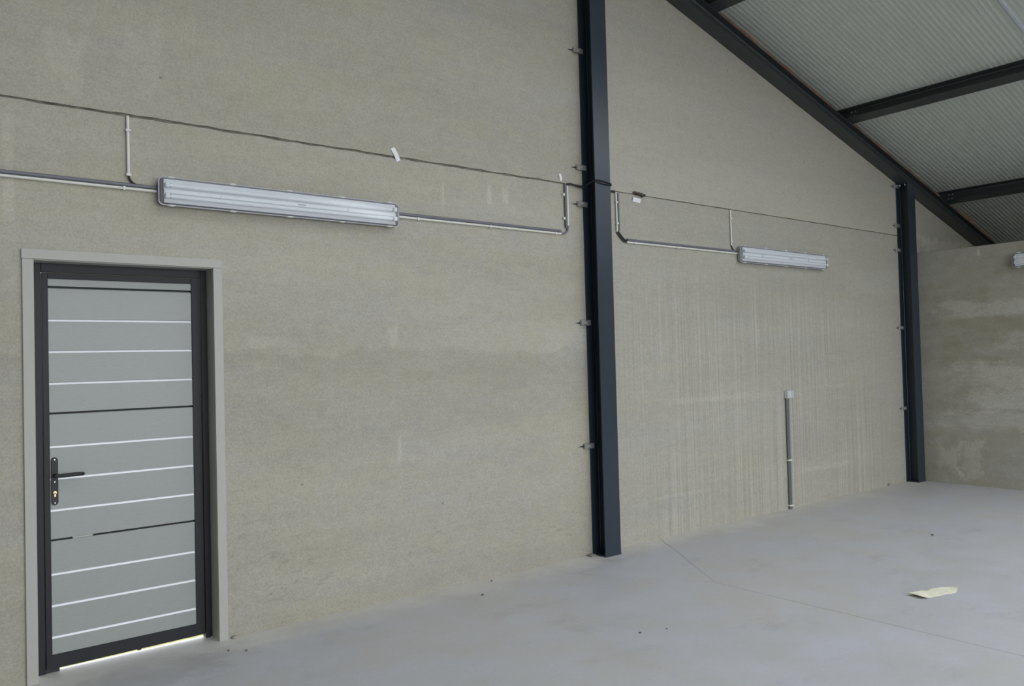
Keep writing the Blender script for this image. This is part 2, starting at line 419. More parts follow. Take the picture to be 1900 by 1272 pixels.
low_panel(XJ[1]+jg, XJ[2]-jg, 'panel_a_low', 0.008, 0.004, True); up_panel(XJ[1]+jg, XJ[2]-jg, 'panel_a_up', 0.007, 0.0035)
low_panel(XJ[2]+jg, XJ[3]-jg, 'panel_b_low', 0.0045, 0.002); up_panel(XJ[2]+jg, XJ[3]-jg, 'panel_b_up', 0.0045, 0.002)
MB().prism([(XJ[3]+jg, -0.1), (XJ[4], -0.1), (XJ[4], ceil_z(XJ[4]) - 0.012), (XJ[3]+jg, ceil_z(XJ[3]) - 0.012)], 0.0, WT).build('concrete_panel', 'panel_c', wb)

# low partition on the right, running forward from the second post
PT = 2.822
MB().box(PART_X, PART_X + 0.14, -5.6, 0.0, -0.02, PT).build('wall_right', 'partition', bevel=0.006,
    label='lower stained concrete partition wall behind the far post', cat='wall', kind='structure')
# shell round the rest of the hall
MB().box(XL - 0.2, XL, YF, WT, -0.1, ceil_z(XL)).build('wall_left', 'plain_wall', label='concrete eaves wall at the left end of the hall', cat='wall', kind='structure')
MB().box(XR, XR + 0.2, YF, WT, -0.1, ceil_z(XR)).build('wall_eaves', 'plain_wall', label='concrete eaves wall beyond the partition', cat='wall', kind='structure')
wf = MB().box(XL, OPEN[0], YF - 0.2, YF, -0.1, ceil_z(XL)).build('wall_front', 'plain_wall', label='front gable wall with a wide open doorway', cat='wall', kind='structure')
zt = min(ceil_z(XL), OPEN[2]) 
MB().prism([(XL, ceil_z(XL)), (OPEN[0], ceil_z(XL)), (OPEN[0], OPEN[2]), (XR, OPEN[2]), (OPEN[1], OPEN[2]), (OPEN[1], ceil_z(XR)), (XR, ceil_z(XR)), (RIDGE, ceil_z(RIDGE)), ], YF - 0.2, YF).build('gable_panel', 'plain_wall', wf)

MB().box(OPEN[1], XR, YF - 0.2, YF, -0.1, ceil_z(XR)).build('gable_panel', 'plain_wall', wf)
# ceiling: ribbed roof panels, 1 m cover width, running down the slope
ce = MB().sweep([(0, 0), (0.0, 0.02), (0.12, 0.02), (0.12, 0)], (RIDGE, WT, ceil_z(RIDGE) + 0.13), (RIDGE, YF - 0.2, ceil_z(RIDGE) + 0.13), (1, 0, 0), (0, 0, 1)).build('ceiling', 'ceil', label='pale grey-green ribbed roof panels sloping down to the right', cat='ceiling', kind='structure')
def roof_panel_mesh(side, xa, xb):
    """ribbed underside, y from 0 (towards the back wall) to -1"""
    prof = []; pitch_ = 0.05
    for i in range(20):
        y = -i*pitch_
        prof += [(y, 0), (y - 0.016, 0), (y - 0.021, 0.0021), (y - 0.045, 0.0021)]
    prof.append((-1.0, 0))
    b = MB(); n = len(prof); vs = []
    for x in (xa, xb):
        for (y, h) in prof: vs.append((x, y, ceil_z(x) + h))
    for x in (xa, xb): vs += [(x, prof[0][0], ceil_z(x) + 0.12), (x, prof[-1][0], ceil_z(x) + 0.12)]
    fs = [(i, i+1, n+i+1, n+i) for i in range(n-1)]
    T = 2*n
    fs += [(T, T+1, T+3, T+2), (0, n, T+2, T), (n-1, T+1, T+3, 2*n-1)]
    return b.add(vs, fs).mesh('roof_panel', 'ceil')
Y0 = -0.10
full_r = roof_panel_mesh(1, RIDGE, XR + 0.3); full_l = roof_panel_mesh(-1, XL - 0.3, RIDGE)
up_r = roof_panel_mesh(1, RIDGE, RLX[0]); dn_r = roof_panel_mesh(1, RLX[1], XR + 0.3)
rl = MB(); 
xa, xb = RLX; rl.add([(xa, 0, ceil_z(xa)+0.02), (xb, 0, ceil_z(xb)+0.02), (xb, -1, ceil_z(xb)+0.02), (xa, -1, ceil_z(xa)+0.02)], [(0, 1, 2, 3)])
rl = rl.mesh('rooflight', 'rooflight')
for k in range(-1, 13):
    y = Y0 - k
    obj('roof_panel', full_l, ce, (0, y, 0))
    if any(abs(y - a[0]) < 0.01 for a in ROOFLIGHTS):
        obj('roof_panel', up_r, ce, (0, y, 0)); obj('roof_panel', dn_r, ce, (0, y, 0)); obj('rooflight', rl, ce, (0, y, 0))
    else: obj('roof_panel', full_r, ce, (0, y, 0))

PURLINS = (3.905, 6.315, 8.722, 11.115)
# pale cover strip along one panel seam, in lengths between the purlins
st = MB()
edges = [RIDGE + 0.1] + list(PURLINS) + [XR]
for a, b_ in zip(edges[:-1], edges[1:]):
    xa, xb = a + 0.12, b_ - 0.05
    st.sweep([(-0.013, 0.003), (0.013, 0.003), (0.011, -0.012), (-0.011, -0.012)], (xa, -2.108, ceil_z(xa)), (xb, -2.108, ceil_z(xb)), (0, 1, 0), (NX, 0, NZ))
st.build('trim_2', 'strip', label='thin pale strip along a seam of the roof panels', cat='strip', kind='structure')

# ------------------------------------------------------------------ steel frame
def h_prof(w, h, tf, tw, r=0.012):
    return dict(bottom=[(-w/2, 0), (w/2, 0), (w/2, tf), (-w/2, tf)], top=[(-w/2, h-tf), (w/2, h-tf), (w/2, h), (-w/2, h)],
                web=[(-tw/2-r*0.7, tf), (tw/2+r*0.7, tf), (tw/2, tf+r), (tw/2, h-tf-r), (tw/2+r*0.7, h-tf), (-tw/2-r*0.7, h-tf), (-tw/2, h-tf-r), (-tw/2, tf+r)])
HP = h_prof(BEAM_W, BEAM_H, 0.0085, 0.0055)
# rafter along the wall
RY = -0.085
ra = empty('roof_rafter', (RIDGE, RY, RT - S*RIDGE - BEAM_H*K), label='dark sloping steel rafter following the top of the gable wall', cat='beam')
def rpt(x):        # local point on the rafter's underside
    return Vector((x - RIDGE, 0, -S*(x - RIDGE)))
for nm, key in (('flange', 'bottom'), ('web', 'web'), ('flange', 'top')):
    MB().sweep(HP[key], rpt(RIDGE), rpt(XR), (0, 1, 0), (NX, 0, NZ)).build(nm, 'steel_roof', ra)

PL_LABEL = ('upper steel purlin crossing the roof out of the top edge', 'steel purlin meeting the rafter at the top edge of the picture',
            'longest visible steel purlin, in the middle of the roof', 'lowest steel purlin, above the far post')
for i, xb in enumerate(PURLINS):
    z = RT - S*xb
    pu = empty('roof_purlin', (xb, RY, z), label=PL_LABEL[i], cat='beam', group='purlins under the roof panels')
    y0, y1 = 0.06, YF - RY + 0.02
    for nm, key in (('flange', 'bottom'), ('web', 'web'), ('flange', 'top')):
        MB().sweep([(a, b) for a, b in HP[key]], (0, y0, 0), (0, y1, 0), (TX, 0, TZ), (NX, 0, NZ)).build(nm, 'steel_roof', pu)
    # cleat bolted to the up-slope side of the web
    T_, N_ = Vector((TX, 0, TZ)), Vector((NX, 0, NZ))
    cl = MB().sweep([(-0.0115, 0.010), (-0.0035, 0.010), (-0.0035, 0.123), (-0.0115, 0.123)], (0, 0.055, 0), (0, -0.165, 0), T_, N_).build('cleat', 'steel_roof', pu)
    for (by, bh) in ((-0.100, 0.038), (-0.100, 0.095), (-0.145, 0.038), (-0.145, 0.095)):
        MB().hexa(Vector((0, by, 0)) + N_*bh - T_*0.0115, -T_, 0.010, 0.009).build('bolt', 'bolt', cl)

# gable posts
CP = h_prof(COL_W, COL_D, 0.0095, 0.006, 0.004)
def clamp(parent, x, z, big=True):
    """galvanised clip gripping the rear flange; x is local left edge of the flange"""
    c = MB().box(x - 0.072, x + 0.034, -0.024, -0.017, z - 0.022, z + 0.022)
    c.box(x - 0.072, x - 0.064, -0.017, -0.0015, z - 0.022, z + 0.022)
    c = c.build('wall_clamp', 'galv', parent, 0.0015)
    b = MB().hexa((x - 0.030, -0.024, z), (0, -1, 0), 0.013, 0.010).tube([(x - 0.030, -0.032, z), (x - 0.030, -0.042, z)], 0.006, 8)
    b.build('bolt', 'bolt', c)
    MB().add([(x - 0.125, -0.003, z - 0.004), (x - 0.072, -0.003, z - 0.009), (x - 0.072, -0.003, z + 0.006), (x - 0.125, -0.003, z - 0.002),
              (x - 0.125, -0.0015, z - 0.004), (x - 0.072, -0.0015, z - 0.009), (x - 0.072, -0.0015, z + 0.006), (x - 0.125, -0.0015, z - 0.002)],
             [(0, 1, 2, 3), (7, 6, 5, 4), (0, 4, 5, 1), (3, 2, 6, 7), (0, 3, 7, 4), (1, 5, 6, 2)]).build('anchor_slot', 'black', c)
def post(x0, zs, label):
    xc = x0 + COL_W/2
    t = empty('steel_post', (xc, 0, 0), label=label, cat='column', group='gable posts')
    zt_ = lambda xl: (RT - BEAM_H*K) - S*(xc + xl) - 0.002
    def up(prof, nm):
        # cross-section (a along x, b out from the wall), cut to the rafter's slope
        n = len(prof); vs = [(a, -b - 0.001, 0.012) for a, b in prof] + [(a, -b - 0.001, zt_(a) - 0.012) for a, b in prof]
        fs = [tuple(range(n)), tuple(range(2*n-1, n-1, -1))] + [(i, i+n, (i+1) % n + n, (i+1) % n) for i in range(n)]
        return MB().add(vs, fs).build(nm, 'steel', t)
    up(CP['bottom'], 'flange'); up(CP['web'], 'web'); up(CP['top'], 'flange')
    w = COL_W/2
    cap = MB().add([(a, y, zt_(a) - d) for a in (-w, w) for y in (-0.001, -COL_D - 0.001) for d in (0.012, 0)],
                   [(0, 1, 3, 2), (4, 6, 7, 5), (0, 4, 5, 1), (2, 3, 7, 6), (0, 2, 6, 4), (1, 5, 7, 3)]).build('cap_plate', 'steel', t)
    for a, y in ((-0.055, -0.04), (-0.055, -0.105), (0.055, -0.04), (0.055, -0.105)):
        MB().hexa((a, y, zt_(a) - 0.012), (0, 0, -1), 0.012, 0.020).build('bolt', 'bolt', cap)
    MB().box(-w - 0.002, w + 0.002, -COL_D - 0.004, -0.001, 0.0, 0.012).build('base_plate', 'steel', t)
    for z in zs: clamp(t, -w, z)
    return t
post(COLX[0], (4.18, 3.20, 2.894, 1.91, 0.895), 'large dark steel post in the middle of the gable wall')
post(COLX[1], (3.66, 3.17, 2.865, 1.90, 0.905), 'far dark steel post in the corner beside the partition')

# foam squeezed out between the roof panels and the wall top
fs_ = MB(); R2 = random.Random(11)
x = RIDGE + 0.3
segs = []
while x < XR - 0.5:
    big = R2.random() < 0.22
    segs.append((x, R2.uniform(0.052, 0.072) if big else R2.uniform(0.015, 0.030))); x += R2.uniform(0.10, 0.22)
fs_.tube([(xx, -0.012 + R2.uniform(-0.01, 0.0), ceil_z(xx) - rr_*0.45) for xx, rr_ in segs], [rr_ for _, rr_ in segs], 8)
fs_.build('foam_seal', 'foam', ce, label='dull brown foam squeezed out above the rafter')

# ------------------------------------------------------------------ door
do = empty('door_1', (DX0, 0.11, 0), label='grey boarded door in a dark frame with black handle', cat='door', kind='structure')
DL = Vector((DX0, 0.11, 0))
def dbox(x0, x1, y0, y1, z0, z1, b=None):
    b = b or MB(); return b.box(x0 - DL.x, x1 - DL.x, y0 - DL.y, y1 - DL.y, z0, z1)
# fixed frame: two jambs and a head
fr = dbox(DX0 + 0.012, 0.741, 0.112, 0.175, 0.0, DZ).build('frame_jamb', 'door_frame', do, 0.002)
dbox(1.584, DX1 - 0.002, 0.112, 0.175, 0.0, DZ).build('frame_jamb', 'door_frame', do, 0.002)
dbox(0.741, 1.584, 0.112, 0.175, 2.156, DZ).build('frame_head', 'door_frame', do, 0.002)
# leaf
LF = empty('leaf_frame', (0, 0, 0)); LF.parent = do
dbox(0.745, 0.774, 0.117, 0.170, 0.026, 2.152).build('stile', 'door_frame', LF, 0.0015)
dbox(1.531, 1.580, 0.117, 0.170, 0.026, 2.152).build('stile', 'door_frame', LF, 0.0015)
dbox(0.774, 1.531, 0.117, 0.170, 2.122, 2.152).build('rail', 'door_frame', LF, 0.0015)
br = MB(); xa, xb, y0, y1 = 0.745 - DL.x, 1.580 - DL.x, 0.116 - DL.y, 0.170 - DL.y
br.add([(xa, y0, 0.019), (xb, y0, 0.025), (xb, y0, 0.093), (xa, y0, 0.093), (xa, y1, 0.017), (xb, y1, 0.022), (xb, y1, 0.093), (xa, y1, 0.093)],
       [(0, 1, 2, 3), (7, 6, 5, 4), (0, 4, 5, 1), (3, 2, 6, 7), (0, 3, 7, 4), (1, 5, 6, 2)])
br.build('rail', 'door_frame', LF, 0.0015)
MB().lump((1.21 - DL.x, 0.010, 0.020), 0.012, 0.01, 0.008, 3, 1).build('sweep_clip', 'black', LF)
dbox(0.742, 0.808, 0.120, 0.168, 0.001, 0.019).build('weather_strip', 'black', LF)
dbox(0.774, 1.531, 0.150, 0.165, 0.093, 2.122).build('backing', 'door_frame', do)
seams = [2.122, 2.076, 1.900, 1.7285, 1.5555, 1.388, 1.213, 1.040, 0.870, 0.7045, 0.527, 0.3585, 0.190, 0.093]
dark = (1, 5, 9)
bx0, bx1 = 0.775 - DL.x, 1.530 - DL.x
for i in range(len(seams) - 1):
    zt_, zb = seams[i], seams[i+1]
    topgap = 0.005 if i in dark else 0.0
    botgap = 0.005 if i + 1 in dark else 0.0
    yf, yb = 0.122 - DL.y, 0.151 - DL.y
    zt2 = zt_ - topgap - (0.0008 if i else 0); zb2 = zb + botgap
    ch = 0.0112 if i and i not in dark else 0.004     # chamfer along the upper edge
    prof = [(yb, zb2), (yf + 0.001, zb2), (yf, zb2 + 0.001), (yf, zt2 - ch), (yf + ch*0.62, zt2), (yb, zt2)]
    bd = MB().sweep([(y, z) for y, z in prof], (bx0, 0, 0), (bx1, 0, 0), (0, 1, 0), (0, 0, 1)).build('board', 'board', do)
    if i and i not in dark:
        # light caught by the upward chamfer, painted as a white sliver
        MB().add([(bx0, yf - 0.0004, zt2 - ch), (bx1, yf - 0.0004, zt2 - ch), (bx1, yf + ch*0.62 - 0.0004, zt2 + 0.0003), (bx0, yf + ch*0.62 - 0.0004, zt2 + 0.0003),
                  (bx0, yf + 0.002, zt2 - ch), (bx1, yf + 0.002, zt2 - ch), (bx1, yf + ch*0.62 + 0.002, zt2 - 0.001), (bx0, yf + ch*0.62 + 0.002, zt2 - 0.001)],
                 [(0, 1, 2, 3), (7, 6, 5, 4), (0, 4, 5, 1), (3, 2, 6, 7), (0, 3, 7, 4), (1, 5, 6, 2)]).build('groove', 'groove', bd, label='groove between boards with its caught light painted white')
dbox(0.88, 0.98, 0.124, 0.150, 0.700, 0.709).build('seam_filler', 'casing', do)
# handle
hx = 0.7955 - DL.x; hy = 0.122 - DL.y
def round_plate(w, z0, z1, y0, y1, n=8):
    r = w/2; pts = []
    for k in range(n+1): a = math.pi*k/n; pts.append((hx + r*math.cos(a), z1 - r + r*math.sin(a)))
    for k in range(n+1): a = math.pi + math.pi*k/n; pts.append((hx + r*math.cos(a), z0 + r + r*math.sin(a)))
    return MB().prism(pts, y0, y1)
hp = round_plate(0.033, 0.893, 1.150, hy - 0.009, hy).build('handle_plate', 'black', do, 0.002)
hz = 1.053
MB().tube([(hx, hy - 0.008, hz), (hx, hy - 0.052, hz)], 0.0095, 12).build('handle_neck', 'black', hp)
MB().tube([(hx - 0.006, hy - 0.052, hz), (hx + 0.03, hy - 0.053, hz), (hx + 0.10, hy - 0.052, hz + 0.001), (hx + 0.132, hy - 0.048, hz), (hx + 0.138, hy - 0.044, hz)], [0.009, 0.0105, 0.0105, 0.010, 0.005], 12).build('lever', 'black', hp)
lk = MB().tube([(hx, hy - 0.008, 0.961), (hx, hy - 0.013, 0.961)], 0.0085, 12)
lk.box(hx - 0.004, hx + 0.004, hy - 0.013, hy - 0.008, 0.938, 0.958)
lk.build('lock_cylinder', 'brass', hp)
for z in (1.138, 1.018, 0.905):
    MB().hexa((hx, hy - 0.009, z), (0, -1, 0), 0.0035, 0.0015, 8).build('screw', 'bolt', hp)

# casing round the door: boards on the face and liners in the reveal
cs = empty('trim_1', (0.637, 0, 0), label='light grey casing round the boarded door', cat='door casing', kind='structure')
CL = 0.637
def cbox(x0, x1, y0, y1, z0, z1): return MB().box(x0 - CL, x1 - CL, y0, y1, z0, z1)
cbox(0.637, 0.690, -0.014, 0.0, 0.0, DZ).build('casing_board', 'casing', cs, 0.0015)
cbox(1.621, 1.674, -0.014, 0.0, 0.0, DZ).build('casing_board', 'casing', cs, 0.0015)
cbox(0.634, 1.677, -0.015, 0.0, DZ + 0.0005, DZ + 0.053).build('casing_board', 'casing', cs, 0.0015)
cbox(0.682, 0.692, 0.0, 0.112, 0.0, DZ - 0.002).build('liner', 'casing', cs)
cbox(1.620, 1.630, 0.0, 0.112, 0.0, DZ - 0.002).build('liner', 'casing', cs)
cbox(0.692, 1.620, 0.0, 0.112, DZ - 0.004, DZ + 0.006).build('liner', 'casing', cs)

# ------------------------------------------------------------------ strip lights
LL, LH = 1.575, 0.166
def rrect(w, h, r, n=5):
    pts = []
    for cx, cz, a0 in ((w/2-r, h/2-r, 0), (-w/2+r, h/2-r, 90), (-w/2+r, -h/2+r, 180), (w/2-r, -h/2+r, 270)):
        for k in range(n+1):
            a = math.radians(a0 + 90*k/n); pts.append((cx + r*math.cos(a), cz + r*math.sin(a)))
    return pts
def rings(levels, n=5, caps=(True, True)):
    b = MB(); vs = []; m = None
    for (w, h, r, y) in levels:
        pts = rrect(w, h, r, n); m = len(pts); vs += [(x, y, z) for x, z in pts]
    fs = [(i*m+k, i*m+(k+1) % m, (i+1)*m+(k+1) % m, (i+1)*m+k) for i in range(len(levels)-1) for k in range(m)]
    if caps[0]: fs.append(tuple(range(m)))
    if caps[1]: fs.append(tuple(range(len(vs)-1, len(vs)-m-1, -1)))
    return b.add(vs, fs)
def strip_light(name, loc, rz, label):
    t = empty(name, loc, rz, label=label, cat='lamp', group='twin-tube strip lights')
    rings([(LL-0.05, LH-0.05, 0.02, -0.001), (LL-0.02, LH-0.02, 0.025, -0.012), (LL-0.006, LH-0.008, 0.028, -0.050), (LL-0.014, LH-0.016, 0.026, -0.050), (LL-0.03, LH-0.03, 0.02, -0.022)]).build('housing', 'housing', t)
    rings([(LL, LH, 0.028, -0.046), (LL, LH, 0.028, -0.054), (LL-0.012, LH-0.012, 0.024, -0.0545), (LL-0.012, LH-0.012, 0.024, -0.0455), (LL, LH, 0.028, -0.046)], caps=(False, False)).build('rim', 'housing', t)
    rings([(LL-0.012, LH-0.012, 0.024, -0.050), (LL-0.012, LH-0.012, 0.024, -0.0535), (LL-0.026, LH-0.026, 0.02, -0.0535), (LL-0.026, LH-0.026, 0.02, -0.050), (LL-0.012, LH-0.012, 0.024, -0.050)], caps=(False, False)).build('gasket', 'seal', t)
    # white gear tray with a raised spine between the tubes
    w = LL/2 - 0.030
    tr = MB().sweep([(-0.066, -0.040), (-0.068, -0.056), (-0.064, -0.058), (-0.050, -0.052), (-0.016, -0.052), (-0.010, -0.060), (0.010, -0.060), (0.016, -0.052), (0.050, -0.052), (0.064, -0.058), (0.068, -0.056), (0.066, -0.040)],
                    (-w, 0, 0), (w, 0, 0), (0, 0, 1), (0, 1, 0)).build('gear_tray', 'tray', t)
    for x in (-0.43, 0.40):
        MB().hexa((x, -0.060, 0.0), (0, -1, 0), 0.006, 0.004, 8).box(x - 0.006, x + 0.006, -0.063, -0.060, -0.016, -0.010).build('tray_screw', 'metal', tr)
    MB().box(0.05, 0.105, -0.0605, -0.0600, -0.0045, 0.0045).build('rating_mark', 'housing', tr)
    for z in (0.032, -0.032):
        tb = MB().tube([(-w + 0.035, -0.066, z), (w - 0.035, -0.066, z)], 0.013, 14).build('tube', 'tube', t)
        for s in (-1, 1):
            MB().tube([(s*(w - 0.035), -0.066, z), (s*(w - 0.012), -0.066, z)], 0.0133, 14).build('tube_cap', 'metal', tb)
            MB().box(s*(w - 0.013) - 0.012, s*(w - 0.013) + 0.012, -0.088, -0.042, z - 0.014, z + 0.014).build('lampholder', 'tray', t, 0.003)
    # clear cover
    rings([(LL-0.018, LH-0.018, 0.022, -0.052), (LL-0.022, LH-0.024, 0.022, -0.070), (LL-0.034, LH-0.042, 0.024, -0.092), (LL-0.060, LH-0.076, 0.022, -0.102)], caps=(False, True)).build('cover', 'clear', t)
    for x in (-0.715, -0.36, 0.0, 0.36, 0.715):
        for s in (1, -1):
            b = MB().box(x - 0.020, x + 0.020, -0.058, -0.030, min(s*LH/2 - s*0.006, s*LH/2 + s*0.002), max(s*LH/2 - s*0.006, s*LH/2 + s*0.002))
            b.box(x - 0.007, x + 0.007, -0.061, -0.050, min(s*LH/2, s*(LH/2 + 0.005)), max(s*LH/2, s*(LH/2 + 0.005)))
            b.build('cover_clip', 'clip', t, 0.002)
    return t
LZ = 2.632
L1X, L2X = 2.094, 7.545
l1 = strip_light('strip_light', (L1X, 0, LZ), 0, 'nearest twin-tube strip light, above and right of the door')
l2 = copy_tree(l1); l2.location = (L2X, 0, LZ - 0.022); l2['label'] = 'twin-tube strip light on the wall between the two posts'
l3 = copy_tree(l1); l3.location = (PART_X, -1.235 - LL/2, 2.605); l3.rotation_euler = (0, 0, -math.pi/2); l3['label'] = 'strip light at the right edge, on the low partition'

# ------------------------------------------------------------------ conduits
def run(name, mat, pts, r, label, clips=(), group=None, axis='h', cat='conduit', cmat='clip'):
    """a conduit with its spacing clips; coordinates relative to its first point"""
    o = Vector(pts[0])
    t = empty(name, o, label=label, cat=cat, group=group)
    MB().tube([Vector(p) - o for p in pts], r, 12).build('pipe', mat, t)
    for c in clips:
        c = Vector(c) - o; y = -o.y
        hw = r + 0.0045
        b = MB()
        if axis == 'h':
            b.box(c.x - 0.007, c.x + 0.007, y - r*2 - 0.004, y, c.z - hw, c.z - r*0.78); b.box(c.x - 0.007, c.x + 0.007, y - r*2 - 0.004, y, c.z + r*0.78, c.z + r + 0.0006)
            b.box(c.x - 0.007, c.x + 0.007, -0.0015 + (c.y - r - 0.002), c.y - r*0.55, c.z - hw, c.z + r + 0.0006)
        else:
            b.box(c.x - hw, c.x - r*0.78, y - r*2 - 0.004, y, c.z - 0.007, c.z + 0.007); b.box(c.x + r*0.78, c.x + hw, y - r*2 - 0.004, y, c.z - 0.007, c.z + 0.007)
            b.box(c.x - hw, c.x + hw, c.y - r - 0.0035, c.y - r*0.55, c.z - 0.007, c.z + 0.007)
        b.build('pipe_clip', cmat, t, 0.001)
    return t
rd, rw = 0.0105, 0.0085
yd, yw = -rd - 0.002, -rw - 0.002
HZ = 2.652                                  # centre of the dark pipe, white one below
HW = HZ - rd - rw - 0.001
xs = L1X - LL/2 + 0.004; xe = L1X + LL/2 - 0.004
run('grey_conduit', 'pvc_dark', [(-0.6, yd, HZ), (xs, yd, HZ)], rd, 'dark grey conduit entering the nearest strip light from the left')
run('white_conduit', 'pvc_white', [(-0.6, yw, HW), (xs, yw, HW)], rw, 'cream conduit under the grey one, left of the nearest strip light', [(0.15, yw, HW), (1.135, yw, HW)])
# right of the first light, then up to the bed joint
bx = 4.425
run('grey_conduit', 'pvc_dark', [(xe, yd, HZ), (bx - 0.01, yd, HZ)], rd, 'dark grey conduit from the nearest strip light towards the middle post')
run('white_conduit', 'pvc_white', [(xe, yw, HW), (bx - 0.005, yw, HW)], rw, 'cream conduit from the nearest strip light towards the middle post', [(3.06, yw, HW), (3.70, yw, HW), (4.36, yw, HW)])
vx = 4.498
def arc(p0, p1, corner, n=8):
    p0, p1, c = Vector(p0), Vector(p1), Vector(corner)
    return [(1-t)**2*p0 + 2*t*(1-t)*c + t*t*p1 for t in (i/n for i in range(n+1))]
run('conduit_elbow', 'pvc_dark', arc((bx - 0.006, yw, HW), (vx + 0.003, yw, HW + 0.075), (vx + 0.003, yw, HW)), rw*0.92, 'grey elbow turning the conduit up left of the middle post', cat='conduit elbow')
run('grey_conduit', 'pvc_dark', [(vx - 0.0205, yd, HZ + 0.03), (vx - 0.0205, yd, JZ - 0.005)], rd, 'short upright grey conduit left of the middle post')
run('white_conduit', 'pvc_white', [(vx + 0.003, yw, HW + 0.07), (vx + 0.003, yw, JZ - 0.02)], rw, 'short upright cream conduit left of the middle post', axis='v')
for z in (2.76, 2.955):
    MB().box(-0.016, 0.008, -0.018, 0, -0.011, 0.011).box(-0.016, -0.004, -0.024, -0.018, -0.007, 0.007).build('pipe_clip', 'clip', None, 0.001, loc=(vx - 0.037, 0, z),
        label='%s white clip on the upright conduits left of the middle post' % ('lower' if z < 2.8 else 'upper'), cat='clip')
# drops above the two lights
run('drop_conduit', 'pvc_white', [(1.160, yw, HZ + 0.05), (1.160, yw, JZ - 0.008)], rw, 'upright cream conduit above the nearest strip light', [(1.160, yw, 2.71), (1.160, yw, 2.96)], axis='v')
run('drop_cable', 'black', arc((1.160, yw, HZ + 0.06), (1.195, yw - 0.006, HZ + 0.006), (1.163, yw, HZ + 0.02)), 0.0055, 'black cable end below the upright conduit by the nearest light', cat='cable')
LZ2 = HZ - 0.014; HW2 = LZ2 - rd - rw - 0.001
x2s = L2X - LL/2 + 0.006
run('drop_conduit', 'pvc_white', [(6.672, yw, LZ2 + 0.055), (6.672, yw, JZ - 0.008)], rw, 'upright cream conduit above the strip light between the posts', [(6.672, yw, 2.73), (6.672, yw, 2.955)], axis='v')
run('drop_cable', 'black', arc((6.672, yw, LZ2 + 0.062), (6.712, yw - 0.006, LZ2 + 0.006), (6.676, yw, LZ2 + 0.02)), 0.0055, 'black cable end above the strip light between the posts', cat='cable')
# right of the middle post
px = 5.072
run('white_conduit', 'pvc_white', [(px, yw, 2.70), (px - 0.003, yw, JZ - 0.01)], rw, 'upright cream conduit right of the middle post', [(px, yw, 2.772), (px - 0.003, yw, 2.955)], axis='v')
run('grey_conduit', 'pvc_dark', [(px + 0.021, yd, 2.715), (px + 0.018, yd, JZ - 0.012)], rd, 'upright grey conduit right of the middle post')
ex = 5.185
for k, (dx, dz, lb) in enumerate(((0, 0, 'outer'), (0.016, 0.012, 'inner'))):
    run('bend_cable', 'black', [(px + dx*1.2, yw, 2.72), (px + dx*1.2, yw, 2.69 + dz*0.5), (px + 0.03 + dx, yw, 2.66 + dz), (ex - 0.04 + dx*0.6, yw, 2.625 + dz*1.3), (ex - 0.005, yw, HW2 + dz*1.3), (ex + 0.02, yw, HW2 + dz*1.3)], 0.0058,
        '%s of two black cables bending out of the conduit right of the middle post' % lb, cat='cable')
run('grey_conduit', 'pvc_dark', [(ex + 0.006, yd, LZ2), (x2s, yd, LZ2)], rd, 'dark grey conduit running to the strip light between the posts')
run('white_conduit', 'pvc_white', [(ex, yw, HW2), (x2s, yw, HW2)], rw, 'cream conduit running to the strip light between the posts', [(5.29, yw, HW2), (5.86, yw, HW2), (6.58, yw, HW2)])
# black cable in the joint, looped round the middle post
pc = COLX[0]; pd = -COL_D - 0.008
loop = [(4.487, -0.012, JZ - 0.004), (4.54, -0.014, JZ + 0.004), (4.60, -0.018, JZ - 0.008), (pc - 0.008, -0.022, JZ - 0.012), (pc - 0.008, -0.07, JZ + 0.004), (pc - 0.006, pd + 0.01, JZ + 0.022),
        (pc + 0.01, pd, JZ + 0.026), (pc + 0.09, pd, JZ + 0.022), (pc + COL_W - 0.01, pd, JZ + 0.012), (pc + COL_W + 0.008, pd + 0.012, JZ + 0.008), (pc + COL_W + 0.012, -0.06, JZ + 0.002), (pc + COL_W + 0.06, -0.014, JZ - 0.01), (px - 0.02, -0.012, JZ - 0.012)]
def smooth(pts, n=5):
    P = [Vector(p) for p in pts]; P = [P[0]] + P + [P[-1]]; out = []
    for i in range(1, len(P)-2):
        for k in range(n):
            t = k/n; a, b, c, d = P[i-1:i+3]
            out.append(0.5*((2*b) + (c-a)*t + (2*a-5*b+4*c-d)*t*t + (3*b-a-3*c+d)*t**3))
    return out + [P[-2]]
lo = empty('joint_cable', loop[0], label='black cables looped round the middle post at the wall joint', cat='cable')
o0 = Vector(loop[0])
MB().tube([p - o0 for p in smooth(loop)], 0.0048, 8).build('strand', 'black', lo)
MB().tube([p - o0 + Vector((0, -0.003, -0.016*min(1, max(0, (p.x - pc)/0.05))*(1 - 0.8*max(0, (p.x - pc - 0.1)/0.1)) - 0.006)) for p in smooth(loop)], 0.0045, 8).build('strand', 'black', lo)

# upright pair of conduits from the floor to the socket box
so = empty('floor_conduit', (7.532, 0, 0), label='pair of grey conduits rising from the floor to the socket box', cat='conduit')
for dx in (-0.0125, 0.0125):
    MB().tube([(dx, -0.0145, 0.004), (dx, -0.0145, 1.145)], 0.0115, 12).build('pipe', 'pvc_grey', so)
for z in (0.035, 0.505):
    MB().box(-0.030, 0.030, -0.032, -0.001, z - 0.008, z + 0.008).build('pipe_clip', 'clip', so, 0.002)
sb = empty('socket_box', (7.553, 0, 1.148), label='small pale socket box on top of the upright conduits', cat='socket')
MB().box(-0.052, 0.006, -0.046, -0.001, 0, 0.082).build('box_body', 'box_white', sb, 0.004)
MB().box(0.007, 0.056, -0.046, -0.001, 0, 0.082).build('box_body', 'box_grey', sb, 0.004)
MB().box(-0.046, 0.0, -0.050, -0.046, 0.010, 0.072).build('cover', 'box_white', sb, 0.002)
